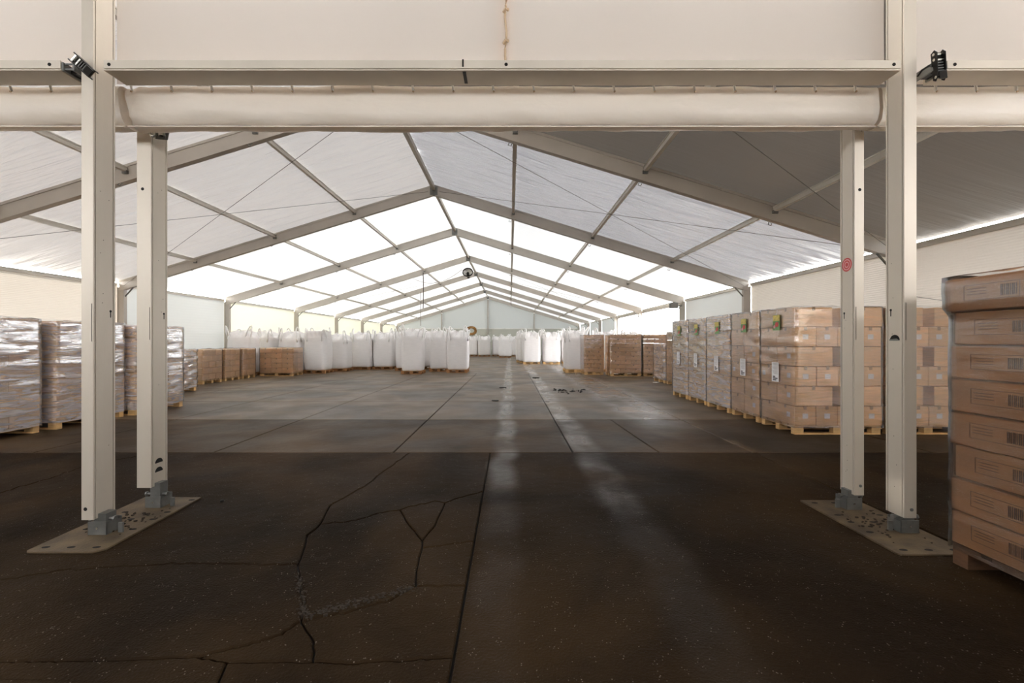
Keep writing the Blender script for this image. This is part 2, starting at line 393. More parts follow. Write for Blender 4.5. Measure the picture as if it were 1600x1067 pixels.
tag(build('debris_crumbs', cr, M['dirt'], kind='stuff'), 'dark crumbs of debris scattered beside the right wheel track', 'debris')
scrap((838, 590), 'small black scrap lying flat before the far white bags', 'debris', M['dirt'], 'black_scrap', .16, .03, 1)
scrap((785, 605.5), 'thin dark clump of dirt on the concrete before the far bags', 'debris', M['dirt'], 'dirt_clump', .12, .02, 2)
scrap((1026, 597), 'small pale paper scrap on the floor before the cartons', 'paper', M['paper'], 'paper_scrap', .13, .012, 3)
scrap((347, 783), 'small black pebble on the asphalt behind the left base plate', 'pebble', M['dirt'], 'black_pebble', .022, .016, 4)
scrap((774, 626), 'flat black chip lying on the second floor joint', 'debris', M['dirt'], 'black_chip', .09, .02, 5)

# ------------------------------------------------------------------ roof
ceiling = bpy.data.objects.new('ceiling', None); C.objects.link(ceiling); ceiling['kind'] = 'structure'
def roof_panel(y0, y1, side, m, amp, sag):
    nx, ny = 40, 26; vs = []; fs = []
    for i in range(nx + 1):
        t = i / nx; x = XC + side * HW * t
        for j in range(ny + 1):
            s = j / ny; y = y0 + (y1 - y0) * s
            e = min(1, 6 * s * (1 - s)) 
            q = math.sin(PI * ((t * 4) % 1)) ** 2
            dz = -sag * e * (.3 + .7 * q) * 1.0
            dz += amp * e * noise.noise(Vector((t * 4 + side, y * 5.2, 1.7))) + amp * .5 * e * noise.noise(Vector((t * 9, y * 11, 5.7)))
            vs.append((x, y, roof_z(x) + dz * .6 + .03))
    for i in range(nx):
        for j in range(ny):
            a = i * (ny + 1) + j; fs.append((a, a + 1, a + ny + 2, a + ny + 1))
    me = bpy.data.meshes.new('roof_panel'); me.from_pydata(vs, [], fs); me.materials.append(m)
    me.polygons.foreach_set('use_smooth', [True] * len(fs)); return link('roof_panel', me, ceiling)
for i in range(8):
    for side in (-1, 1):
        m = M['roof_far']; amp, sag = .03, .05
        if i == 0: m = M['roof_near_shaded'] if side > 0 else M['roof_mid']; amp = .03
        elif i == 1: m = M['roof_shaded'] if side > 0 else M['roof_mid']; amp = .085 if side > 0 else .05
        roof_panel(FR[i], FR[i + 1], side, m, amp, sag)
PU = [XC + HW * .25 * k for k in range(-4, 5)]
for i in range(8):
    for k, x in enumerate(PU):
        edge = abs(k - 4)
        wd = .10 if edge == 0 else (.09 if edge == 4 else .07)
        z = roof_z(x) - .075 - (.03 if edge == 0 else 0)
        mb = MB().box(x - wd / 2, x + wd / 2, FR[i] + .06, FR[i + 1] - .06, z - .045, z + .045)
        mb.box(x - wd / 2 - .012, x + wd / 2 + .012, FR[i] + .06, FR[i + 1] - .06, z + .03, z + .05)
        build('ridge_beam' if edge == 0 else ('eave_beam' if edge == 4 else 'purlin'), mb, M['purlin'], ceiling)
# portal frames
for i in range(1, 9):
    Y = FR[i]
    nm = ['', 'first portal frame behind the gable, partly hidden by the rolled tarpaulin', 'second portal frame, its whole arch in view', 'third portal frame, over the left cartons',
          'fourth portal frame, just beyond the bright door', 'fifth portal frame towards the far end', 'sixth portal frame towards the far end', 'seventh portal frame, last before the end wall', 'end portal frame against the far gable wall'][i]
    t = thing('portal_frame', 'grey aluminium ' + nm, 'frame', (0, Y, 0), group='portal frames')
    for side in (-1, 1):
        xe = XC + side * (HW - .10)
        mb = MB()
        for (off, ww, hh) in ((-.14, .10, .26), (-.0, .13, .05), (-.285, .13, .035)):
            mb.beam((XC, 0, ZR + off), (xe, 0, roof_z(xe) + off), ww, hh)
        build('rafter', mb, M['alu_frame'], t)
        xo = XC + side * (HW - .04); xi = xo - side * .20
        a, b = min(xo, xi), max(xo, xi)
        mb = MB().box(a, b, -.045, .045, 0, roof_z(xo) - .16)
        for xx in (a, b): mb.box(xx - .008 if xx == a else xx - .022, xx + .022 if xx == a else xx + .008, -.062, .062, 0, roof_z(xo) - .16)
        build('post', mb, M['alu_frame'], t)
        build('knee_brace', MB().beam((xi, 0, roof_z(xo) - .45), (xi - side * .26, 0, roof_z(xi - side * .26) - .3), .03, .03), M['zinc'], t)
        for k in (1, 2, 3):
            xp = XC + side * HW * .25 * k
            mb = MB().box(xp - .05, xp + .05, -.09, .09, roof_z(xp) - .16, roof_z(xp) - .10)
            build('purlin_clip', mb, M['zinc'], t); mb = MB()
            mb.tube([(xp - .12, -.05, roof_z(xp) - .33), (xp - .14, -.07, roof_z(xp) - .38), (xp - .09, -.08, roof_z(xp) - .40), (xp - .06, -.06, roof_z(xp) - .34)], .008, 5)
            if i < 5: build('cable_hook', mb, M['zinc'], t)
    build('ridge_joint', MB().box(XC - .12, XC + .12, -.07, .07, ZR - .31, ZR - .03), M['zinc'], t)
# bracing cables on the slopes
def rope(a, b, r=.006, name='bracing_cable', parent=ceiling, sag=0.0):
    a = Vector(a); b = Vector(b); pts = [a.lerp(b, t / 8) - Vector((0, 0, sag * 4 * (t / 8) * (1 - t / 8))) for t in range(9)]
    build(name, MB().tube(pts, r, 5), M['cable'], parent)
dn_ = .17
for i, j in ((0, 1), (1, 2), (4, 5)):
    for side in (-1, 1):
        xe = XC + side * (HW - .15)
        rope((XC + side * .1, FR[i], ZR - dn_), (xe, FR[j], roof_z(xe) - dn_))
        rope((XC + side * .1, FR[j], ZR - dn_), (xe, FR[i], roof_z(xe) - dn_))
rope((7.5, 4.0, 3.2), (7.5, 8.6, .3)); rope((7.5, 4.0, 1.35), (7.5, 8.6, 2.4))

# ------------------------------------------------------------------ walls
def wall_grp(name):
    o = bpy.data.objects.new(name, None); C.objects.link(o); o['kind'] = 'structure'; return o
wl, wr, we, wf = wall_grp('wall_left'), wall_grp('wall_right'), wall_grp('wall_end'), wall_grp('wall_front')
def sheet(x, y0, y1, z0, z1):
    mb = MB(); mb.v = [(x, y0, z0), (x, y1, z0), (x, y1, z1), (x, y0, z1)]; mb.f = [(0, 1, 2, 3)]; mb.mi = [0]; return mb
for i in range(-1, 8):
    y0 = FR[i] if i >= 0 else -9; y1 = FR[i + 1]
    m = M['panel'] if i < 2 else (M['panel_far'] if i == 2 else M['wall_tex'])
    build('wall_panel', sheet(XL - .02, y0 + .02, y1 - .02, 0, ZE - .1), m, wl)
    if i in (3, 4): continue
    m = M['panel'] if i < 2 else M['panel_far']
    build('wall_panel', sheet(XR + .02, y0 + .02, y1 - .02, 0, ZE - .1), m, wr)
# the open bay in the right wall: short side panels, lintel and posts stay
build('wall_panel', MB().box(XR + .01, XR + .06, FR[3] + .02, FR[3] + .5, 0, ZE - .1), M['panel_far'], wr)
d1 = wall_grp('door_1')
build('door_post', MB().box(XR - .02, XR + .08, FR[3] + .5, FR[3] + .6, 0, ZE - .1), M['alu_frame'], d1)
build('door_post', MB().box(XR - .02, XR + .08, FR[5] - .16, FR[5] - .06, 0, ZE - .1), M['alu_frame'], d1)
build('door_lintel', MB().box(XR - .02, XR + .08, FR[3] + .6, FR[5] - .16, ZE - .24, ZE - .12), M['alu_frame'], d1)
# far gable
YE = FR[8] + .12
xs = [XL, XC - HW / 2, XC, XC + HW / 2, XR]
for a, b in zip(xs, xs[1:]):
    build('wall_panel', MB().box(a + .01, b - .01, YE, YE + .05, 0, 2.85), M['end_low'], we)
    build('wall_panel', MB().prism([(a + .01, 2.93), (b - .01, 2.93), (b - .01, roof_z(b)), (a + .01, roof_z(a))], YE, YE + .05, 'y'), M['panel_far'], we)
build('wall_rail', MB().box(XL, XR, YE - .04, YE + .05, 2.85, 2.93), M['white'], we)
for x in xs[1:4]:
    build('end_post', MB().box(x - .06, x + .06, YE - .22, YE - .03, 0, roof_z(x) - .35), M['alu_frame'], we)
# front gable above the opening: hung fabric panels
GY = 3.612
for a, b in ((XL, -3.19), (-3.17, -.055), (-.035, 3.02), (3.04, XR)):
    n = 16; vs = []; fs = []
    for i in range(n + 1):
        x = a + (b - a) * i / n
        top = roof_z(x)
        for j in range(9):
            z = 3.572 + (top - 3.572) * j / 8
            vs.append((x, GY + .008 * math.sin(i * .9) * math.sin(j * .5) + .004 * noise.noise(Vector((x * 3, z * 3, 0))), z))
    for i in range(n):
        for j in range(8):
            k = i * 9 + j; fs.append((k, k + 9, k + 10, k + 1))
    me = bpy.data.meshes.new('gable_panel'); me.from_pydata(vs, [], fs); me.materials.append(M['gable']); me.polygons.foreach_set('use_smooth', [True] * len(fs))
    link('gable_panel', me, wf)
# laced seam in the middle
mb = MB(); z = 3.64
pts = []
while z < 5.6:
    pts.append((-.035 + .006 * math.sin(z * 21), GY - .02, z)); z += .05
mb.tube(pts, .010, 6)
for z in (3.64 + .25 * k for k in range(1, 8)): mb.tube([(-.055, GY - .03, z - .012), (-.035, GY - .045, z + .008), (-.015, GY - .03, z + .012)], .012, 6)
build('seam_lace', mb, M['cord'], wf)
build('seam_hem', MB().box(-.10, .02, GY - .008, GY - .002, 3.62, 6.0), M['gable'], wf)

# unseen ceiling and back panel, added to hold back foreground light
fh = wall_grp('foreground_light_blocker')
build('light_blocker_panel', MB().box(-15, 11, -6.0, 3.3, 4.95, 5.05), M['blocker'], fh)
build('light_blocker_panel', MB().box(-15, 11, -6.1, -6.0, 0, 3.85), M['blocker'], fh)

# ------------------------------------------------------------------ front posts, beams, plates
def post_section(w_, d_):
    a, s, dp = .014, .008, .016         # edge, slot, depth
    return [(0, 0), (w_, 0), (w_, a), (w_ - dp, a), (w_ - dp, a + s), (w_, a + s), (w_, d_ - a - s), (w_ - dp, d_ - a - s), (w_ - dp, d_ - a), (w_, d_ - a), (w_, d_),
            (0, d_), (0, d_ - a), (dp, d_ - a), (dp, d_ - a - s), (0, d_ - a - s), (0, a + s), (dp, a + s), (dp, a), (0, a)]
def disc(x, y, z, r, axis, n=14, th=.001):
    """thin dark disc standing for the shade in a drilled hole"""
    mb = MB(); pl = [(r * math.cos(2 * PI * k / n), r * math.sin(2 * PI * k / n)) for k in range(n)]
    if axis == 'x': mb.prism([(y + p, z + q) for p, q in pl], x - th, x + th, 'x')
    elif axis == 'y': mb.prism([(x + p, z + q) for p, q in pl], y - th, y + th, 'y')
    else: mb.prism([(x + p, y + q) for p, q in pl], z - th, z + th, 'z')
    return mb
def upright(x0, x1, y0, y1, z0, z1, label, inner, keyz, extra=()):
    """inner: +1 when the face towards the opening is the +x one"""
    t = thing('aluminium_post', label, 'post', (x0, y0, 0), group='posts of the front opening')
    wd, dp = x1 - x0, y1 - y0
    build('profile', MB().prism(post_section(wd, dp), z0, z1), M['alu'], t)
    xi = wd if inner > 0 else 0
    yk = dp * .78 if inner > 0 else dp * .72
    k = disc(xi, yk, keyz, .010, 'x'); k.box(xi - .001, xi + .001, yk - .004, yk + .004, keyz - .05, keyz)
    build('keyhole', k, M['dark'], t)
    # milled pocket on the front corner, its shade painted as a dark strip
    xa = (wd - .014, wd - .010) if inner > 0 else (.010, .014)
    build('milled_slot', MB().box(xa[0], xa[1], -.0012, .001, keyz - .24, keyz + .05), M['dark'], t)
    for kind, u, z in extra:
        if kind == 'hole': build('bolt_hole', disc(u, 0, z, .014, 'y'), M['dark'], t)
        if kind == 'bolt': build('bolt', disc(u, 0, z, .013, 'y', 6, .006), M['zinc'], t)
        if kind == 'moon':
            pl = [(u - .045, z - .014)] + [(u + .045 * math.cos(PI - PI * q / 8), z - .014 + .042 * math.sin(PI * q / 8)) for q in range(1, 8)] + [(u + .045, z - .014)]
            build('half_round_cutout', MB().prism(pl, xi - .001, xi + .001, 'x'), M['dark'], t)
        if kind == 'shelf':
            build('half_round_lip', MB().prism([(u - .045, z - .014), (u + .045, z - .014), (u + .05, z - .004), (u - .02, z + .004)], xi - .004, xi + .004, 'x'), M['zinc'], t)
    rng = random.Random(int(abs(x0) * 100 + y0 * 10))
    for q in range(7):
        zz = rng.uniform(z0 + .1, 2.9)
        build('rivet', disc(xi, rng.uniform(.05, dp - .05), zz, .003, 'x', 6), M['dark'], t)
    return t
upright(-3.272, -3.182, 3.42, 3.61, .137, 4.9, 'tall aluminium post left of the opening, nearest, crossing the beam', 1, 1.74, (('hole', .03, .22),))
upright(-3.315, -3.19, 3.98, 4.17, .20, 3.50, 'shorter aluminium post second from the left, under the tarpaulin roll', 1, 1.755, (('moon', .09, .415), ('moon', .09, .335), ('hole', .05, 2.855)))
upright(3.036, 3.130, 3.45, 3.62, .14, 4.9, 'tall aluminium post right of the opening beside the near cartons', -1, 1.75, (('moon', .085, 1.525), ('shelf', .085, 1.52), ('bolt', .055, .205)))
tp = upright(3.030, 3.112, 3.94, 4.11, .147, 3.50, 'shorter aluminium post on the right with a round red sticker', -1, 1.755, (('hole', .045, 2.835), ('bolt', .05, .23)))
# sticker on its inner face
st = MB()
for r, mi in ((.062, 0), (.050, 1), (.040, 0), (.028, 1), (.018, 0)):
    pl = [(.09 + r * .95 * math.cos(2 * PI * k / 20), 2.19 + r * math.sin(2 * PI * k / 20)) for k in range(20)]
    st.prism(pl, -.0015 - (.062 - r) * .02, -.0005, 'x', mi)
build('round_sticker', st, [M['red'], M['pink']], tp, label='round red and pink sticker')

def base_plate(x0, x1, y0, y1, feet, label, skew, sgn):
    t = thing('base_plate', label, 'plate', (0, 0, 0), group='steel base plates of the front posts')
    c = .05
    poly = [(x0, y0 + .02), (x0 + .02, y0), (x1 - c, y0), (x1, y0 + c), (x1 + skew, y1), (x0 + skew, y1)]
    build('plate', MB().prism(poly, .0, .014), M['plate'], t, bevel=.002)
    for fx in (.16, .5, .84):
        for fy in (.06, .34, .52, .66, .93):
            if fx == .5 and fy in (.34, .66): continue
            x = x0 + (x1 - x0) * fx; y = y0 + (y1 - y0) * fy
            mb = MB().prism([(x + .022 * math.cos(2 * PI * k / 12) * 1.3, y + .016 * math.sin(2 * PI * k / 12)) for k in range(12)], .0142, .0150)
            build('anchor_hole', mb, M['dark'], t)
    for (xa, xb, ya, yb, zt) in feet:
        mb = MB().box(xa, xb, ya, ya + .008, .014, .115).box(xa, xb, yb - .008, yb, .014, .115).box(xa, xa + .006, ya, yb, .014, .10).box(xb - .006, xb, ya, yb, .014, .10)
        br = build('foot_bracket', mb, M['zinc'], t, bevel=.0015)
        build('tongue', MB().box(xa + .03, xb - .02, ya + .02, yb - .03, .06, zt + .03), M['zinc'], br)
        build('rivet', disc((xa + xb) / 2, ya, .065, .009, 'y', 8, .004), M['chrome'], br)
        xt = xb + .045 if sgn > 0 else xa - .055
        build('side_tab', MB().box(xt, xt + .035, ya + .05, ya + .065, .014, .09), M['zinc'], t)
        xp = xb + .01 if sgn > 0 else xa - .01
        mb = MB().tube([(xa - .02, ya + .05, .125), (xb + .02, ya + .05, .125)], .011, 8)
        for xx in (xa - .022, xb + .022): mb.tube([(xx - .007, ya + .05, .125), (xx + .007, ya + .05, .125)], .021, 6)
        build('hinge_bolt', mb, M['zinc'], t)
    gr = MB(); rr = random.Random(int(x0 * 31) + 5)
    for i in range(60):
        x = rr.uniform(x0 + .08, x1 - .06); y = rr.gauss((y0 + y1) / 2, .13); r = rr.uniform(.003, .010)
        gr.box(x - r, x + r, y - r, y + r * .7, .014, .014 + r)
    build('grit', gr, M['rubble'], t, kind='stuff')
    return t
base_plate(-3.44, -2.90, 3.17, 4.28, ((-3.245, -3.10, 3.44, 3.58, .14), (-3.26, -3.12, 4.0, 4.14, .20)), 'dirty galvanised base plate under the two left posts', -.05, 1)
base_plate(2.72, 3.25, 3.13, 4.20, ((3.03, 3.17, 3.47, 3.60, .14), (2.97, 3.11, 3.955, 4.09, .15)), 'galvanised base plate under the two right posts, with rust stain', -.0, -1)

def crossbeam(x0, x1, label, bolts):
    t = thing('crossbeam', label, 'beam', (0, 0, 0), group='crossbeams over the opening')
    y0, y1, z0, z1 = 3.385, 3.585, 3.548, 3.625
    sec = [(y0, z0), (y0, z0 + .008), (y0 + .012, z0 + .008), (y0 + .012, z0 + .017), (y0, z0 + .017), (y0, z1), (y1, z1), (y1, z0)]
    build('profile', MB().prism(sec, x0, x1, 'x'), M['alu'], t)
    for b in bolts:
        build('bolt', disc(b, y0, z0 + .045, .013, 'y', 10, .003), M['black'], t)
    return t
cb = crossbeam(-3.07, 2.952, 'long aluminium crossbeam spanning between the two tall front posts', (-3.03, -.03, 2.90))
build('strap_end', MB().box(-.362, -.350, 3.381, 3.386, 3.575, 3.63).box(-.36, -.335, 3.40, 3.55, 3.543, 3.548), M['black'], cb)
crossbeam(-11.0, -3.40, 'aluminium crossbeam running out of view left of the left post', (-3.48,))
crossbeam(3.305, 6.3, 'aluminium crossbeam running out of view right of the right post', (3.36,))

# end connectors and ratchets
def connector(x0, x1, label, ang=0):
    t = thing('beam_connector', label, 'bracket', (0, 0, 0))
    mb = MB().box(x0, x1, 3.40, 3.41, 3.56, 3.575).box(x0, x1, 3.40, 3.41, 3.60, 3.612).box(x0, x0 + .014, 3.39, 3.55, 3.55, 3.615).box(x1 - .014, x1, 3.39, 3.55, 3.55, 3.615)
    build('fork', mb, M['zinc'], t, bevel=.0015)
    build('tongue', MB().box(x0 + .01, x1 - .01, 3.45, 3.53, 3.562, 3.60), M['black'], t)
connector(-3.395, -3.30, 'short zinc fork joining left beam to the left post')
connector(3.20, 3.30, 'short dark fork joining right beam to the right post')
def ratchet(c, ang, label, open_=0):
    t = thing('ratchet_buckle', label, 'ratchet', c); t.rotation_euler = (0, ang, 0)
    # local: long axis x, width z-ish, faces the camera (-y)
    for s in (-1, 1):
        pl = [(-.11, s * .030), (-.09, s * .030 + .0), (.10, s * .030)]
        mb = MB().prism([(-.115, -.020), (-.09, -.040), (.085, -.030), (.115, -.008), (.10, .012), (-.10, .010)], s * .032 - .003, s * .032 + .003, 'z')
        # turn plate upright: prism in x,y extruded along z
        build('side_plate', mb, M['black'], t, bevel=.001)
    for x, nm in ((-.085, 'pin'), (-.045, 'spool'), (.085, 'pin')): build(nm, MB().tube([(x, -.012, -.036), (x, -.012, .036)], .011, 8), M['chrome'], t)
    build('webbing', MB().box(-.10, .09, -.012, -.006, -.024, .024), M['black'], t)
    for x in (-.02, .0, .02, .04): build('rung', MB().tube([(x, -.018, -.026), (x, -.018, .026)], .004, 6), M['zinc'], t)
    build('handle', MB().box(.05, .11, -.040, -.030, -.028, .028), M['black'], t, bevel=.002)
    return t
ratchet((-3.20, 3.37, 3.565), math.radians(42), 'black ratchet buckle clamped slantwise over the left tall post')
r2 = ratchet((3.235, 3.39, 3.58), math.radians(84), 'dark open ratchet buckle right of the right tall post')
build('strap_loop', MB().tube([(-.02, .02, -.04), (.0, -.03, -.09), (.03, -.03, -.15), (.06, .0, -.16)], .008, 5), M['black'], r2)
# clamp on top of the shorter left post
t = thing('cable_clamp', 'shiny bolted cable clamp at the top of the shorter left post', 'clamp', (-3.11, 3.97, 3.40))
build('back_plate', MB().prism([(-.06, -.09), (.05, -.10), (.09, .10), (-.07, .10)], .03, .04, 'y'), M['zinc'], t, bevel=.003)
mb = MB().tube([(-.05 + .03 * math.cos(a_), 0, -.055 + .03 * math.sin(a_)) for a_ in [2 * PI * k / 12 for k in range(12)]], .010, 6, closed=True)
mb.tube([(-.05, -.0, .08), (-.01, -.01, .03), (.0, 0, -.02)], .012, 6).tube([(.03, -.01, .09), (.01, 0, .02), (.045, 0, -.01)], .010, 6).tube([(-.03, -.02, .02), (.06, -.02, .05)], .009, 6)
build('hook', mb, M['chrome'], t)
mb = MB().tube([(.035, -.01, -.02), (.035, -.01, -.085)], [.026, .026], 8); build('bolt_head', mb, M['chrome'], t)
build('nut', MB().tube([(.035, -.01, -.085), (.035, -.01, -.10)], .021, 6), M['black'], t)
t = thing('post_clip', 'small dark clip behind the top of the stickered post', 'clip', (3.09, 3.93, 3.40))
build('clip_body', MB().box(-.02, .03, -.006, 0, -.05, .06), M['alu'], t, bevel=.002)
build('clip_slot', MB().box(-.015, -.007, -.008, -.006, -.06, .02), M['dark'], t)

# rolled tarpaulin
def roll(x0, x1, label, crumple):
    t = thing('rolled_tarpaulin', label, 'tarpaulin', (0, 0, 0), group='rolled tarpaulins under the crossbeams')
    n = max(12, int((x1 - x0) / .06)); prof = []
    for k in range(22):
        a = 2 * PI * k / 22; cy, cz = math.sin(a), math.cos(a)
        y = 3.785 + .12 * math.copysign(abs(cy) ** (.45 if cz > 0 else .7), -cy); z = 3.452 + .162 * math.copysign(abs(cz) ** (.45 if cz > 0 else .8), cz)
        prof.append((y, z, cy, cz))
    vs, fs = [], []
    for i in range(n + 1):
        x = x0 + (x1 - x0) * i / n
        e = math.exp(-(x - x0) / .18) if crumple else 0
        for (y, z, cy, cz) in prof:
            q = noise.noise(Vector((x * 1.6 + z * 3.5, z * 5, y * 4))) * .022 + noise.noise(Vector((x * 7 - z * 9, z * 9, 2))) * .007
            q += e * .05 * noise.noise(Vector((x * 14, z * 14, 9)))
            zz = z + q * cz * .5 + (.010 * noise.noise(Vector((x * 5, 0, 0))) if cz < -.6 else 0)
            yy = y - cy * (q * 1.2) + e * .04
            vs.append((x, yy, zz))
    for i in range(n):
        for k in range(22):
            l = (k + 1) % 22; fs.append((i * 22 + k, i * 22 + l, (i + 1) * 22 + l, (i + 1) * 22 + k))
    fs.append(tuple(range(22))); fs.append(tuple(n * 22 + k for k in range(22))[::-1])
    me = bpy.data.meshes.new('roll'); me.from_pydata(vs, [], fs); me.materials.append(M['roll']); me.polygons.foreach_set('use_smooth', [True] * len(fs))
    link('roll', me, t)
    # hem hanging below: a dark rope in its pocket and a pale lip
    pts = []; x = x0 + .02
    while x < x1 - .02: pts.append((x, 3.735 + .004 * math.sin(x * 9), 3.297 + .004 * noise.noise(Vector((x * 4, 1, 1))))); x += .07
    build('hem_rope', MB().tube(pts, .005, 5), M['ink'], t)
    build('hem_lip', MB().box(x0, x1, 3.715, 3.725, 3.280, 3.290), M['roll'], t)
    k0 = math.ceil((x0 + 2.10) / .326); k1 = math.floor((x1 + 2.10) / .326)
    hm = MB().tube([(0, -.012, .035), (.006, -.018, .0), (.012, -.014, -.035)], .009, 6).tube([(-.012, 0, .02), (0, -.012, .045), (.012, 0, .02)], .006, 5)
    hme = hm.mesh('tie', M['white'], smooth=True)
    for k in range(k0, k1 + 1):
        x = -2.10 + .326 * k
        if abs(x) > 5.5: continue
        ti = link('tie', hme, t, (x, 3.648, 3.565)); link('eyelet', EYE, ti, (.012, -.02, -.042))
EYE = MB().tube([(0, 0, 0), (0, -.006, 0)], .008, 8).mesh('eyelet', M['cord'])
roll(-11.0, -3.20, 'rolled cream tarpaulin left of the left tall post', False)
roll(-3.17, 3.03, 'long rolled cream tarpaulin over the opening, crumpled at its left end', True)
roll(3.06, 6.3, 'rolled cream tarpaulin right of the right tall post', False)

# ------------------------------------------------------------------ pallets and cartons
_cache = {}
def cached(key, fn):
    if key not in _cache: _cache[key] = fn()
    return _cache[key]
def put_pallet(t, wx, wy, m, empty_root=False):
    """euro pallet under a load, origin at its centre on the floor; openings face x and y"""
    k = (round(wx, 2), round(wy, 2), m.name)
    if empty_root: par = t
    else:
        par = bpy.data.objects.new('pallet', None); C.objects.link(par); par.parent = t; par.empty_display_size = .1
    bb = cached(('pp',) + k, lambda: MB().box(-wx / 2, wx / 2, -.05, .05, 0, .022).mesh('bottom_board', m))
    sb = cached(('ps',) + k, lambda: MB().box(-.07, .07, -wy / 2, wy / 2, .100, .122).mesh('stringer_board', m))
    for q in (-1, 0, 1): link('bottom_board', bb, par, (0, q * (wy / 2 - .05), 0)); link('stringer_board', sb, par, (q * (wx / 2 - .07), 0, 0))
    bl = cached(('pb',) + k, lambda: MB().box(-.07, .07, -.05, .05, .022, .100).mesh('block', m))
    for x in (-1, 0, 1):
        for y in (-1, 0, 1): link('block', bl, par, (x * (wx / 2 - .07), y * (wy / 2 - .05), 0))
    n = 5; bw = wy / (n * 1.28)
    db = cached(('pd',) + k, lambda: MB().box(-wx / 2, wx / 2, -bw / 2, bw / 2, .122, .144).mesh('deck_board', m))
    for i in range(n): link('deck_board', db, par, (0, -wy / 2 + bw / 2 + (wy - bw) * i / (n - 1), 0))
def carton_mesh(wx, wy, h, m, bv=.006):
    def mk():
        mb = MB().box(-wx / 2, wx / 2, -wy / 2, wy / 2, 0, h)
        me = mb.mesh('carton', [m, M['tape']], bevel=bv)
        return me
    return cached(('c', round(wx, 3), round(wy, 3), round(h, 3), m.name), mk)
def tape_mesh(wx, wy, h, axis):
    def mk():
        mb = MB(); e = .0012
        if axis == 'x': mb.box(-.025, .025, -wy / 2 - e, -wy / 2 + .001, h - .06, h)
        else: mb.box(-wx / 2 - e, -wx / 2 + .001, -.025, .025, h - .06, h)
        return mb.mesh('tape', M['tape'])
    return cached(('t', round(wx, 3), round(wy, 3), round(h, 3), axis), mk)
def wrap_mesh(wx, wy, z0, z1, m, seed, amp=.012, out=.012, bulge=None):
    """stretch film: one sheet wound round the four sides and folded over the top edge"""
    nx = max(10, int(wx / .06)); ny = max(10, int(wy / .06)); nz = max(12, int((z1 - z0) / .05))
    ring = []
    for i in range(nx): ring.append((-wx / 2 + wx * i / nx, -wy / 2, 0, -1))
    for i in range(ny): ring.append((wx / 2, -wy / 2 + wy * i / ny, 1, 0))
    for i in range(nx): ring.append((wx / 2 - wx * i / nx, wy / 2, 0, 1))
    for i in range(ny): ring.append((-wx / 2, wy / 2 - wy * i / ny, -1, 0))
    vs, fs = [], []; R = len(ring)
    for j in range(nz + 3):
        z = z0 + (z1 - z0) * min(j, nz) / nz
        for (x, y, nx_, ny_) in ring:
            q = abs(noise.noise(Vector((x * 1.6 + seed, y * 1.6, z * 8 + x * 1.5 - y)))) * amp + out
            if bulge and bulge[0] <= z: q += bulge[2]
            cn = 1 if (abs(abs(x) - wx / 2) < .001 and abs(abs(y) - wy / 2) < .001) else 0
            ox, oy = (math.copysign(1, x) * .8, math.copysign(1, y) * .8) if cn else (nx_, ny_)
            px_, py_ = x + ox * q, y + oy * q; zz = z
            if j > nz: s = (1 - .06 * (j - nz)); px_ *= s; py_ *= s; zz = z1 + .012 + .02 * noise.noise(Vector((x * 6, y * 6, seed)))
            elif j == nz: zz = z1 + .006 + .012 * noise.noise(Vector((x * 4, y * 4, seed)))
            vs.append((px_, py_, zz))
    for j in range(nz + 2):
        for i in range(R):
            k = (i + 1) % R; fs.append((j * R + i, j * R + k, (j + 1) * R + k, (j + 1) * R + i))
    me = bpy.data.meshes.new('stretch_wrap'); me.from_pydata(vs, [], fs); me.materials.append(m)
    me.polygons.foreach_set('use_smooth', [True] * len(fs)); return me
def load(x0, x1, y0, y1, ztop, nlay, pattern, label, m, wrapm, seed=0, wood='wood', deco=None, jit=.004, wamp=.012, group=None, tapes=True, kink=None, bulge=None):
    cx, cy = (x0 + x1) / 2, (y0 + y1) / 2; wx, wy = x1 - x0, y1 - y0; rr = random.Random(seed * 77 + 3)
    t = thing('wrapped_carton_pallet', label, 'pallet of cartons', (cx, cy, 0), group=group)
    put_pallet(t, wx - .02, wy - .02, M[wood])
    zb = .146; h = (ztop - zb) / nlay
    for l in range(nlay):
        nx, ny, gap = pattern[l % len(pattern)]
        bw = (wx - gap) / nx; bd = wy / ny
        for i in range(nx):
            for j in range(ny):
                if 0 < i < nx - 1 and 0 < j < ny - 1: continue
                gx = 0 if nx < 2 else gap * (i / (nx - 1)) if nx == 2 else 0
                X = -wx / 2 + bw * (i + .5) + gx; Y = -wy / 2 + bd * (j + .5)
                ox = oy = 0
                if kink and l in kink: ox, oy = kink[l]
                c = link('carton', carton_mesh(bw - .006, bd - .006, h - .011, m), t, (X + rr.uniform(-jit, jit) + ox, Y + rr.uniform(-jit, jit) + oy, zb + h * l), (0, 0, rr.uniform(-.004, .004)))
                if tapes and j == 0: link('tape', tape_mesh(bw - .004, bd - .004, h - .003, 'x'), c)
                if tapes and i == 0 and cx > 0: link('tape', tape_mesh(bw - .004, bd - .004, h - .003, 'y'), c)
                if deco: deco(c, l, i, j, bw, bd, h, nlay)
    if wrapm: link('stretch_wrap', wrap_mesh(wx, wy, .11, ztop, wrapm, seed * 3.7, wamp, .012 if not bulge else .006, bulge), t)
    return t
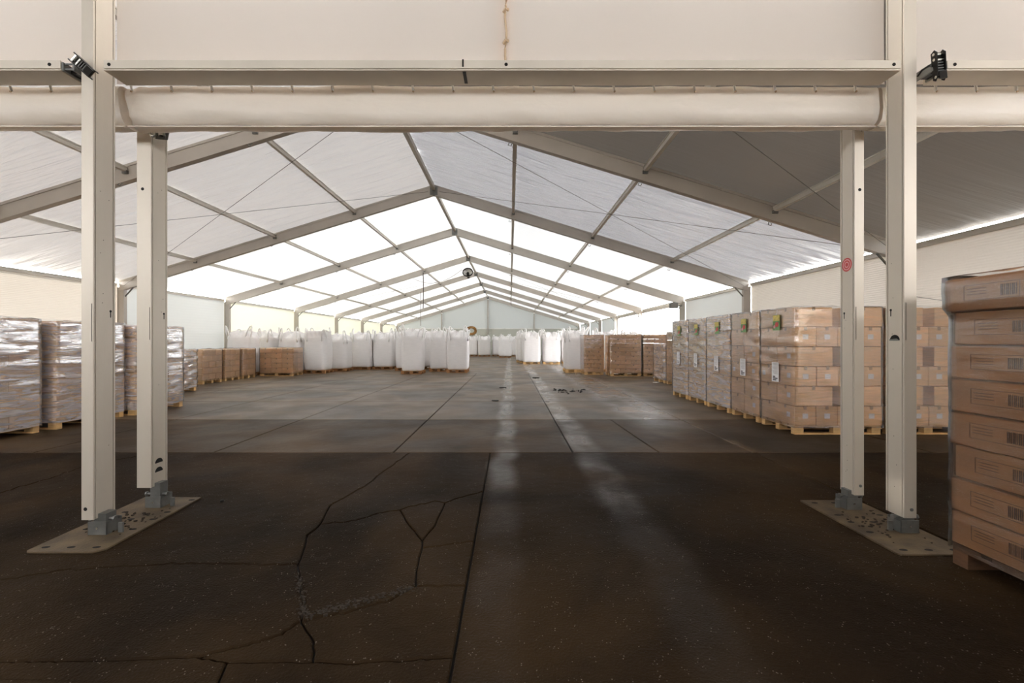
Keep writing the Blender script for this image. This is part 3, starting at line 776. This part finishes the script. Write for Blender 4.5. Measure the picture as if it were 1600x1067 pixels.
# ---- right row (R)
LBL = MB().box(-.045, .045, -.0015, 0, -.040, .040).mesh('paper_label', M['paper'])
LBLs = MB().box(-.0015, 0, -.045, .045, -.040, .040).mesh('paper_label', M['paper'])
def deco_R(c, l, i, j, bw, bd, h, nl):
    lay = nl - 1 - l                                   # 0 = top
    if lay in (1, 3, 5):
        if j == 0: link('paper_label', LBL, c, (0, -bd / 2, h * .48))
    if i == 0 and lay in (2, 3, 5, 4) and ((j == 0) or lay == 3): link('paper_label', LBLs, c, (-bw / 2, -bd * .18 if j == 0 else bd * .3, h * .5))
def sheet_A4(t, wx, y, z, kind):
    mb = MB(); x = -wx / 2 - .028
    if kind == 'sheet':
        mb.box(x - .001, x, y - .10, y + .10, z - .165, z + .165, 0)
        for q in range(9): mb.box(x - .0018, x - .001, y - .08, y + .075 - .02 * (q % 3), z + .145 - .022 * q, z + .149 - .022 * q, 2)
        for q, (a, b) in enumerate(((.0, .065), (-.065, .065), (-.03, .065))): mb.box(x - .002, x - .001, y + a, y + b, z - .08 - .028 * q - .009, z - .08 - .028 * q + .009, 1)
        build('printed_sheet', mb, [M['paper'], M['ink'], M['print']], t, label='white printed sheet with three bold lines')
    else:
        mb.box(x - .001, x, y - .10, y + .10, z - .13, z + .13, 0)
        mb.box(x - .002, x - .001, y - .095, y + .095, z + .03, z + .125, 1)
        mb.prism([(y - .02 + .05 * math.cos(2 * PI * k / 10), z - .03 + .045 * math.sin(2 * PI * k / 10)) for k in range(10)], x - .003, x - .001, 'x', 2)
        mb.prism([(y + .05 + .03 * math.cos(2 * PI * k / 10), z - .07 + .03 * math.sin(2 * PI * k / 10)) for k in range(10)], x - .003, x - .001, 'x', 3)
        build('colour_label', mb, [M['green'], M['yellow'], M['red'], M['pink']], t, label='small green, yellow and red picture label')
PR = [(2, 2, .0), (2, 2, .16)]
ys = [7.19, 8.24, 9.33, 10.48, 11.58, 12.68]
names = ['nearest wrapped pallet of cartons in the right row, with green picture label', 'second wrapped carton pallet in the right row, behind the nearest one',
         'third wrapped carton pallet from the near end of the right row', 'fourth wrapped carton pallet in the right row, shiny with film', 'rearmost wrapped carton pallet of the tall right row']
for i in range(5):
    t = load(4.58 + (0, .0, -.01, .01, 0)[i], 5.98, ys[i] + .02, ys[i + 1] - .06, 2.06, 6, [(4, 2, 0), (2, 2, .17)], names[i], M['card'], M['film'] if i < 2 else M['film_hazy'], i + 1, deco=deco_R, jit=.011,
             wamp=.02, group='tall wrapped carton pallets on the right')
    wy = ys[i + 1] - ys[i] - .06
    sheet_A4(t, 1.42, -.02, 0.98 + .02 * i, 'sheet'); sheet_A4(t, 1.42, -.05, 1.82 - .01 * i, 'pic')
load(6.08, 7.42, 7.22, 8.25, 2.06, 6, [(4, 2, 0), (2, 2, .17)], 'tall wrapped carton pallet behind the right tall post, film bunched at its foot', M['card'], M['film'], 9, deco=deco_R, wamp=.02, group='tall wrapped carton pallets on the right')
# ---- near load on the right edge
def deco_N(c, l, i, j, bw, bd, h, nl):
    if i == 0 and j == 1:
        mb = MB(); x = -bw / 2 - .0015; yc = .0; zc = h * .5
        for q in range(9): mb.box(x, x + .0012, yc - .06 - q * .0105 - (.005 if q % 3 else .0075), yc - .06 - q * .0105, zc - .034, zc + .034, 0)
        build('barcode_print', mb, M['print'], c, kind='stuff')
        mb = MB()
        for (a, b, e, f) in ((-.165, .16, .046, .049), (-.165, .16, -.049, -.046), (.157, .16, -.049, .049), (-.165, -.162, -.049, .049), (.02, .14, .022, .026), (.02, .13, .004, .008), (.02, .14, -.014, -.010)): mb.box(x, x + .0012, yc + a, yc + b, zc + e, zc + f)
        build('frame_print', mb, M['print'], c, kind='stuff')
load(2.995, 3.80, 1.86, 3.05, 1.925, 8, [(1, 2, 0)], 'near stack of wrapped brown cartons at the right edge of the picture', M['card_near'], M['film_near'], 20, wood='wood_shaded', deco=deco_N, wamp=.010, jit=.005, bulge=(1.705, 1.94, .028),
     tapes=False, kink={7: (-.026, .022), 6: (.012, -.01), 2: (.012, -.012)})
# ---- left wrapped loads
load(-9.0, -7.78, 6.02, 7.42, 1.87, 7, [(2, 3, 0), (2, 2, 0)], 'wrapped carton pallet at the left edge of the picture', M['card'], M['film_hazy'], 31, wamp=.016, tapes=False, group='wrapped carton pallets on the left')
load(-8.95, -7.72, 7.62, 8.97, 1.86, 7, [(2, 3, 0), (2, 2, 0)], 'wrapped carton pallet seen left of and behind the left tall post', M['card'], M['film_hazy'], 32, wamp=.016, tapes=False, group='wrapped carton pallets on the left')
load(-8.85, -7.60, 9.07, 10.42, 1.83, 7, [(2, 3, 0), (2, 2, 0)], 'wrapped carton pallet showing right of the shorter left post', M['card'], M['film_hazy'], 33, wamp=.016, tapes=False, group='wrapped carton pallets on the left')
load(-10.7, -9.62, 12.6, 13.75, 1.26, 5, [(2, 2, 0)], 'low pallet in cloudy film beside the left wrapped cartons', M['card'], M['film_hazy'], 34, wamp=.05, tapes=False)
for i, (a, b) in enumerate(((15.62, 16.68), (16.86, 17.78), (17.96, 18.86))):
    load(-11.62, -10.72, a, b, 1.22, 5, [(2, 3, 0), (2, 2, 0)], ['nearest of the low brown carton pallets along the left side', 'middle one of the low brown carton pallets on the left', 'low brown carton pallet right before the corner of the left group'][i],
         M['card'] if i < 2 else M['card_deep'], M['film_clear'], 41 + i, wamp=.01, group='low brown carton pallets on the left')
load(-10.84, -9.40, 19.4, 20.35, 1.22, 5, [(3, 2, 0), (3, 2, 0)], 'wide low pallet of brown cartons before the left white bags', M['card_deep'], M['film_clear'], 45, wamp=.01, group='low brown carton pallets on the left')
# ---- right middle brown loads
load(3.35, 4.22, 20.2, 21.3, 1.80, 9, [(2, 2, 0), (3, 2, 0)], 'brown carton pallet with white film edge beside a white bag', M['card_deep'], M['film_clear'], 51, wamp=.02, group='brown carton pallets past the right row')
load(4.34, 5.68, 19.4, 20.4, 1.80, 9, [(3, 2, 0), (2, 2, 0)], 'widest brown carton pallet in the middle distance on the right', M['card_deep'], M['film_clear'], 52, wamp=.02, group='brown carton pallets past the right row')
load(5.78, 6.75, 19.4, 20.4, 1.80, 9, [(2, 2, 0), (3, 2, 0)], 'brown carton pallet at the right end of the middle group', M['card_deep'], M['film_clear'], 53, wamp=.02, group='brown carton pallets past the right row')
load(5.52, 6.7, 16.05, 17.2, 1.42, 5, [(2, 2, 0), (2, 3, 0)], 'lower film wrapped carton pallet between the tall row and brown group', M['card'], M['film_hazy'], 54, wamp=.05)
load(5.55, 6.7, 14.5, 15.9, 1.83, 6, [(2, 2, 0), (2, 3, 0)], 'carton pallet peeking out behind the rear end of the tall right row', M['card'], M['film'], 55, wamp=.02)

# ------------------------------------------------------------------ big bags
def bag_mesh(seed, open_top=False):
    rr = random.Random(seed); NA = 56; rings = []
    prof = [(0, .90), (.02, .96), (.08, .995), (.25, 1.015), (.5, 1.02), (.75, 1.0), (.93, .985), (1.0, .965)]
    H = 1.52
    if open_top: top = [(1.04, .93), (1.09, .92), (1.16, .93), (1.22, .92)]
    else: top = [(1.035, .84), (1.07, .66), (1.11, .44), (1.145, .24), (1.17, .12), (1.20, .04)]
    vs, fs = [], []
    allr = prof + top
    for ri, (tz, sc) in enumerate(allr):
        n = 7.0 if ri < len(prof) else max(2.2, 7 - 1.6 * (ri - len(prof) + 1))
        if open_top: n = 6
        for k in range(NA):
            a = 2 * PI * k / NA; ca, sa = math.cos(a), math.sin(a)
            r = 1 / ((abs(ca) ** n + abs(sa) ** n) ** (1 / n))
            x, y = .5 * r * ca * sc, .5 * r * sa * sc; z = tz * H
            q = noise.noise(Vector((ca * 1.3 + seed, sa * 1.3, z * 5.5))) * .022 + noise.noise(Vector((ca * 4, sa * 4 + seed, z * 16))) * .008
            if ri == 0: q = 0
            if ri >= len(prof):
                q += .035 * math.sin(k * 1.7 + seed + ri * .6) * (1 if not open_top else .5) ; z += .03 * noise.noise(Vector((ca * 2.2, sa * 2.2, seed + ri)))
                if not open_top and abs(ca * sa) > .38 and ri < len(prof) + 3: z += .16
            x += ca * q; y += sa * q
            vs.append((x, y, z))
    # extra wrinkle rows between profile rings come from interpolation
    R = len(allr)
    for i in range(R - 1):
        for k in range(NA):
            l = (k + 1) % NA; fs.append((i * NA + k, i * NA + l, (i + 1) * NA + l, (i + 1) * NA + k))
    fs.append(tuple(range(NA))[::-1])
    fs.append(tuple((R - 1) * NA + k for k in range(NA)))
    me = bpy.data.meshes.new('bag_body'); me.from_pydata(vs, [], fs); me.materials.append(M['bag']); me.materials.append(M['bagtop'])
    nb = (len(prof) - 1) * NA
    me.polygons.foreach_set('material_index', [0 if i < nb else 1 for i in range(len(fs) - 2)] + [0, 1])
    me.polygons.foreach_set('use_smooth', [True] * len(fs)); return me
BAGS = [bag_mesh(s) for s in (1, 2, 3, 4)] + [bag_mesh(9, True)]
def loop_mesh(seed):
    rr = random.Random(seed); hh = rr.uniform(.34, .50); lean = rr.uniform(-.08, .08); sp = rr.uniform(.09, .13)
    pts = [(-sp, sp * .4, -.22), (-sp, 0, -.05), (-sp * .9 + lean * .3, 0, hh * .5), (-sp * .45 + lean * .8, 0, hh * .92), (lean, 0, hh), (sp * .5 + lean * .8, 0, hh * .9), (sp * .9 + lean * .3, 0, hh * .45), (sp, 0, -.05), (sp, sp * .4, -.22)]
    return MB().tube(pts, [.034, .034, .03, .03, .03, .03, .03, .034, .034], 6).mesh('lifting_loop', M['strap'], smooth=True)
LOOPS = [loop_mesh(s) for s in range(6)]
def bag(x0, y0, label, wd=1.05, hs=1.0, kind=None, rz=0.0, wood='wood_old', plabel=None, grp='white big bags on the left', small=False):
    rr = random.Random(int(x0 * 100) + int(y0 * 10)); cx, cy = x0 + wd / 2, y0 + wd / 2
    pt = thing('wooden_pallet', plabel or ('pallet under the ' + label), 'pallet', (cx, cy, 0), rz, group='pallets under the big bags')
    put_pallet(pt, min(wd, 1.1), min(wd, 1.0), M[wood], True)
    t = thing('big_bag', label, 'bulk bag', (cx, cy, .145), rz, group=grp)
    t.scale = (wd, wd, hs)
    link('bag_body', BAGS[kind if kind is not None else rr.randrange(4)], t)
    for sx in (-1, 1):
        for sy in (-1, 1):
            a = math.atan2(sy, sx) + PI / 2
            link('lifting_loop', LOOPS[rr.randrange(6)], t, (sx * .415, sy * .415, 1.55), (rr.uniform(-.25, .25), rr.uniform(-.3, .3), a + rr.uniform(-.4, .4)))
    return t
LB = [(-12.17, 19.15, 'grey-white bulk bag in the left corner, leftmost of the bags', 1.0, 1.0, 1), (-12.1, 20.7, 'grey-white bulk bag second from the left behind low cartons', 1.05, 1.0, 2),
      (-10.9, 20.95, 'grey-white bulk bag third from left, behind the wide low cartons', 1.05, 1.0, 0), (-9.72, 21.0, 'tall open-topped bulk bag right beside the wide low cartons', 1.04, 1.0, 4),
      (-9.2, 22.4, 'lower bulk bag with a sunken top behind the open-topped one', 1.0, .94, 3), (-8.5, 23.75, 'bulk bag sixth from the left with a domed top', 1.08, 1.0, 0),
      (-7.38, 24.0, 'bulk bag seventh from the left beside the domed one', 1.08, 1.0, 1), (-5.88, 22.9, 'bulk bag half hidden behind the foremost left bag', 1.0, 1.0, 2),
      (-5.02, 20.6, 'foremost white bulk bag on the left, brightly lit on its right side', .95, 1.05, 3), (-4.03, 22.3, 'white bulk bag in the gap right of the foremost one', .93, 1.03, 1),
      (-3.05, 21.5, 'white bulk bag at the right end of the left group', 1.0, 1.03, 0)]
for (x, y, lb, wd, hs, kd) in LB: bag(x, y, lb, wd, hs, kd)
for (x, y, lb) in ((-7.0, 25.6, 'bulk bag in the rear row, only its loops above the front bags'), (-6.0, 24.3, 'rear-row bulk bag just left of the foremost bag'), (-4.8, 24.2, 'rear-row bulk bag behind the foremost left bag'), (-3.3, 23.8, 'rear-row bulk bag behind the rightmost left bag')):
    bag(x, y, lb, 1.05, 1.04)
GRr = 'white big bags on the right'
for (x, y, lb, wd, hs, kd) in ((.84, 29.5, 'brilliant white bulk bag left of the pair beyond the bright floor', 1.18, 1.08, 0), (2.17, 29.5, 'brilliant white bulk bag right of the pair beyond the bright floor', 1.16, 1.08, 2),
      (.62, 30.85, 'bulk bag peeking out left behind the brilliant white pair', 1.2, 1.08, 1), (.42, 32.2, 'bulk bag third in depth behind the brilliant pair', 1.2, 1.08, 3), (3.5, 30.0, 'bulk bag behind the lone right bag, right of the pair', 1.2, 1.08, 1),
      (2.68, 21.75, 'lone bluish white bulk bag left of the brown carton pallets', 1.0, 1.0, 3), (2.9, 23.1, 'bulk bag just behind the lone bluish white one', 1.05, 1.05, 2),
      (4.2, 22.0, 'bulk bag whose top shows above the first brown carton pallet', 1.05, 1.0, 1), (5.4, 21.6, 'bulk bag whose top shows above the widest brown carton pallet', 1.05, 1.0, 0)):
    bag(x, y, lb, wd, hs, kd, grp=GRr, wood='wood')
for (x, y, lb) in ((-4.5, 45.2, 'farthest grey bulk bag, leftmost along the end wall'), (-3.2, 44.8, 'grey bulk bag along the end wall, second from the left'), (-1.85, 45.6, 'grey bulk bag right below the central end post'), (-1.05, 41.6, 'pale bulk bag standing forward before the end wall'), (-.3, 44.8, 'grey bulk bag behind the forward one near the end wall')):
    bag(x, y, lb, 1.2, 1.02, grp='grey big bags at the end wall')
# bundle of twine lying on the bag beyond the left group
t = thing('twine_bundle', 'round brown bundle of twine on the farthest left grey bag', 'twine', (-3.95, 45.7, 2.25)); mb = MB()
for k in range(5):
    r = .34 + .05 * k; mb.tube([(r * math.cos(a_) * 1.0, .08 * math.sin(a_ * 3 + k), .35 + r * .8 * math.sin(a_)) for a_ in [2 * PI * q / 14 for q in range(14)]], .05, 5, closed=True)
build('twine_coil', mb, M['twine'], t)

# ------------------------------------------------------------------ small hanging things
t = thing('pendant_lamp', 'round dark-rimmed pendant lamp hanging below the ridge', 'lamp', (-2.08, 22, 4.90)); t.rotation_euler = (math.radians(-28), 0, 0)
def lathe(prof, n=24, mi=0):
    mb = MB()
    for r, y in prof:
        for k in range(n): mb.v.append((r * math.cos(2 * PI * k / n), y, r * math.sin(2 * PI * k / n)))
    for i in range(len(prof) - 1):
        for k in range(n):
            l = (k + 1) % n; mb.f.append((i * n + k, i * n + l, (i + 1) * n + l, (i + 1) * n + k)); mb.mi.append(mi)
    return mb
build('shade', lathe([(.24, 0), (.22, .10), (.12, .22), (.06, .30)]), M['white'], t, smooth=True)
build('rim', MB().tube([(.24 * math.cos(a_), 0, .24 * math.sin(a_)) for a_ in [2 * PI * q / 24 for q in range(24)]], .028, 6, closed=True), M['black'], t)
build('bulb', lathe([(.001, .02), (.05, .03), (.07, .09), (.05, .16), (.001, .18)], 12), M['black'], t)
build('housing', MB().tube([(0, .28, 0), (0, .44, 0)], .07, 8), M['black'], t)
build('suspension_cord', MB().tube([(0, .42, .05), (.0, 1.0, 1.05)], .006, 5), M['cable'], t)
t = thing('hanging_cable', 'thin dark power cable dropping from the roof left of the lamp', 'cable', (-4.99, 25.7, 0))
build('drop', MB().tube([(0, 0, 5.45), (.02, 0, 4.6), (0, 0, 3.4)], .022, 6), M['ink'], t)
t = thing('hanging_rod', 'thin grey rod hanging over the left bags, right of the cable', 'rod', (-6.3, 31.6, 0))
build('rod', MB().tube([(0, 0, 5.0), (0, 0, 2.6)], .02, 6), M['cable'], t)
t = thing('slack_cord', 'slack white cord strung under the left roof towards the lamp', 'cord', (0, 0, 0))
build('cord_run', MB().tube([(-5.6 + 3.2 * s, 26 - 3.6 * s, 5.15 - .9 * 4 * s * (1 - s) * .5 + (-.05) * s) for s in [q / 14 for q in range(15)]], .010, 5), M['cable'], t)
t = thing('floodlight', 'small grey floodlight on the third right frame post by the door', 'floodlight', (7.1, 19.45, 3.02)); 
build('lamp_body', MB().box(-.20, .16, -.12, .04, -.08, .16), M['zinc'], t, bevel=.02)
build('lamp_glass', MB().box(-.17, .13, -.13, -.12, -.05, .13), M['cable'], t)
build('bracket', MB().box(.12, .36, -.02, .02, .0, .05), M['zinc'], t)
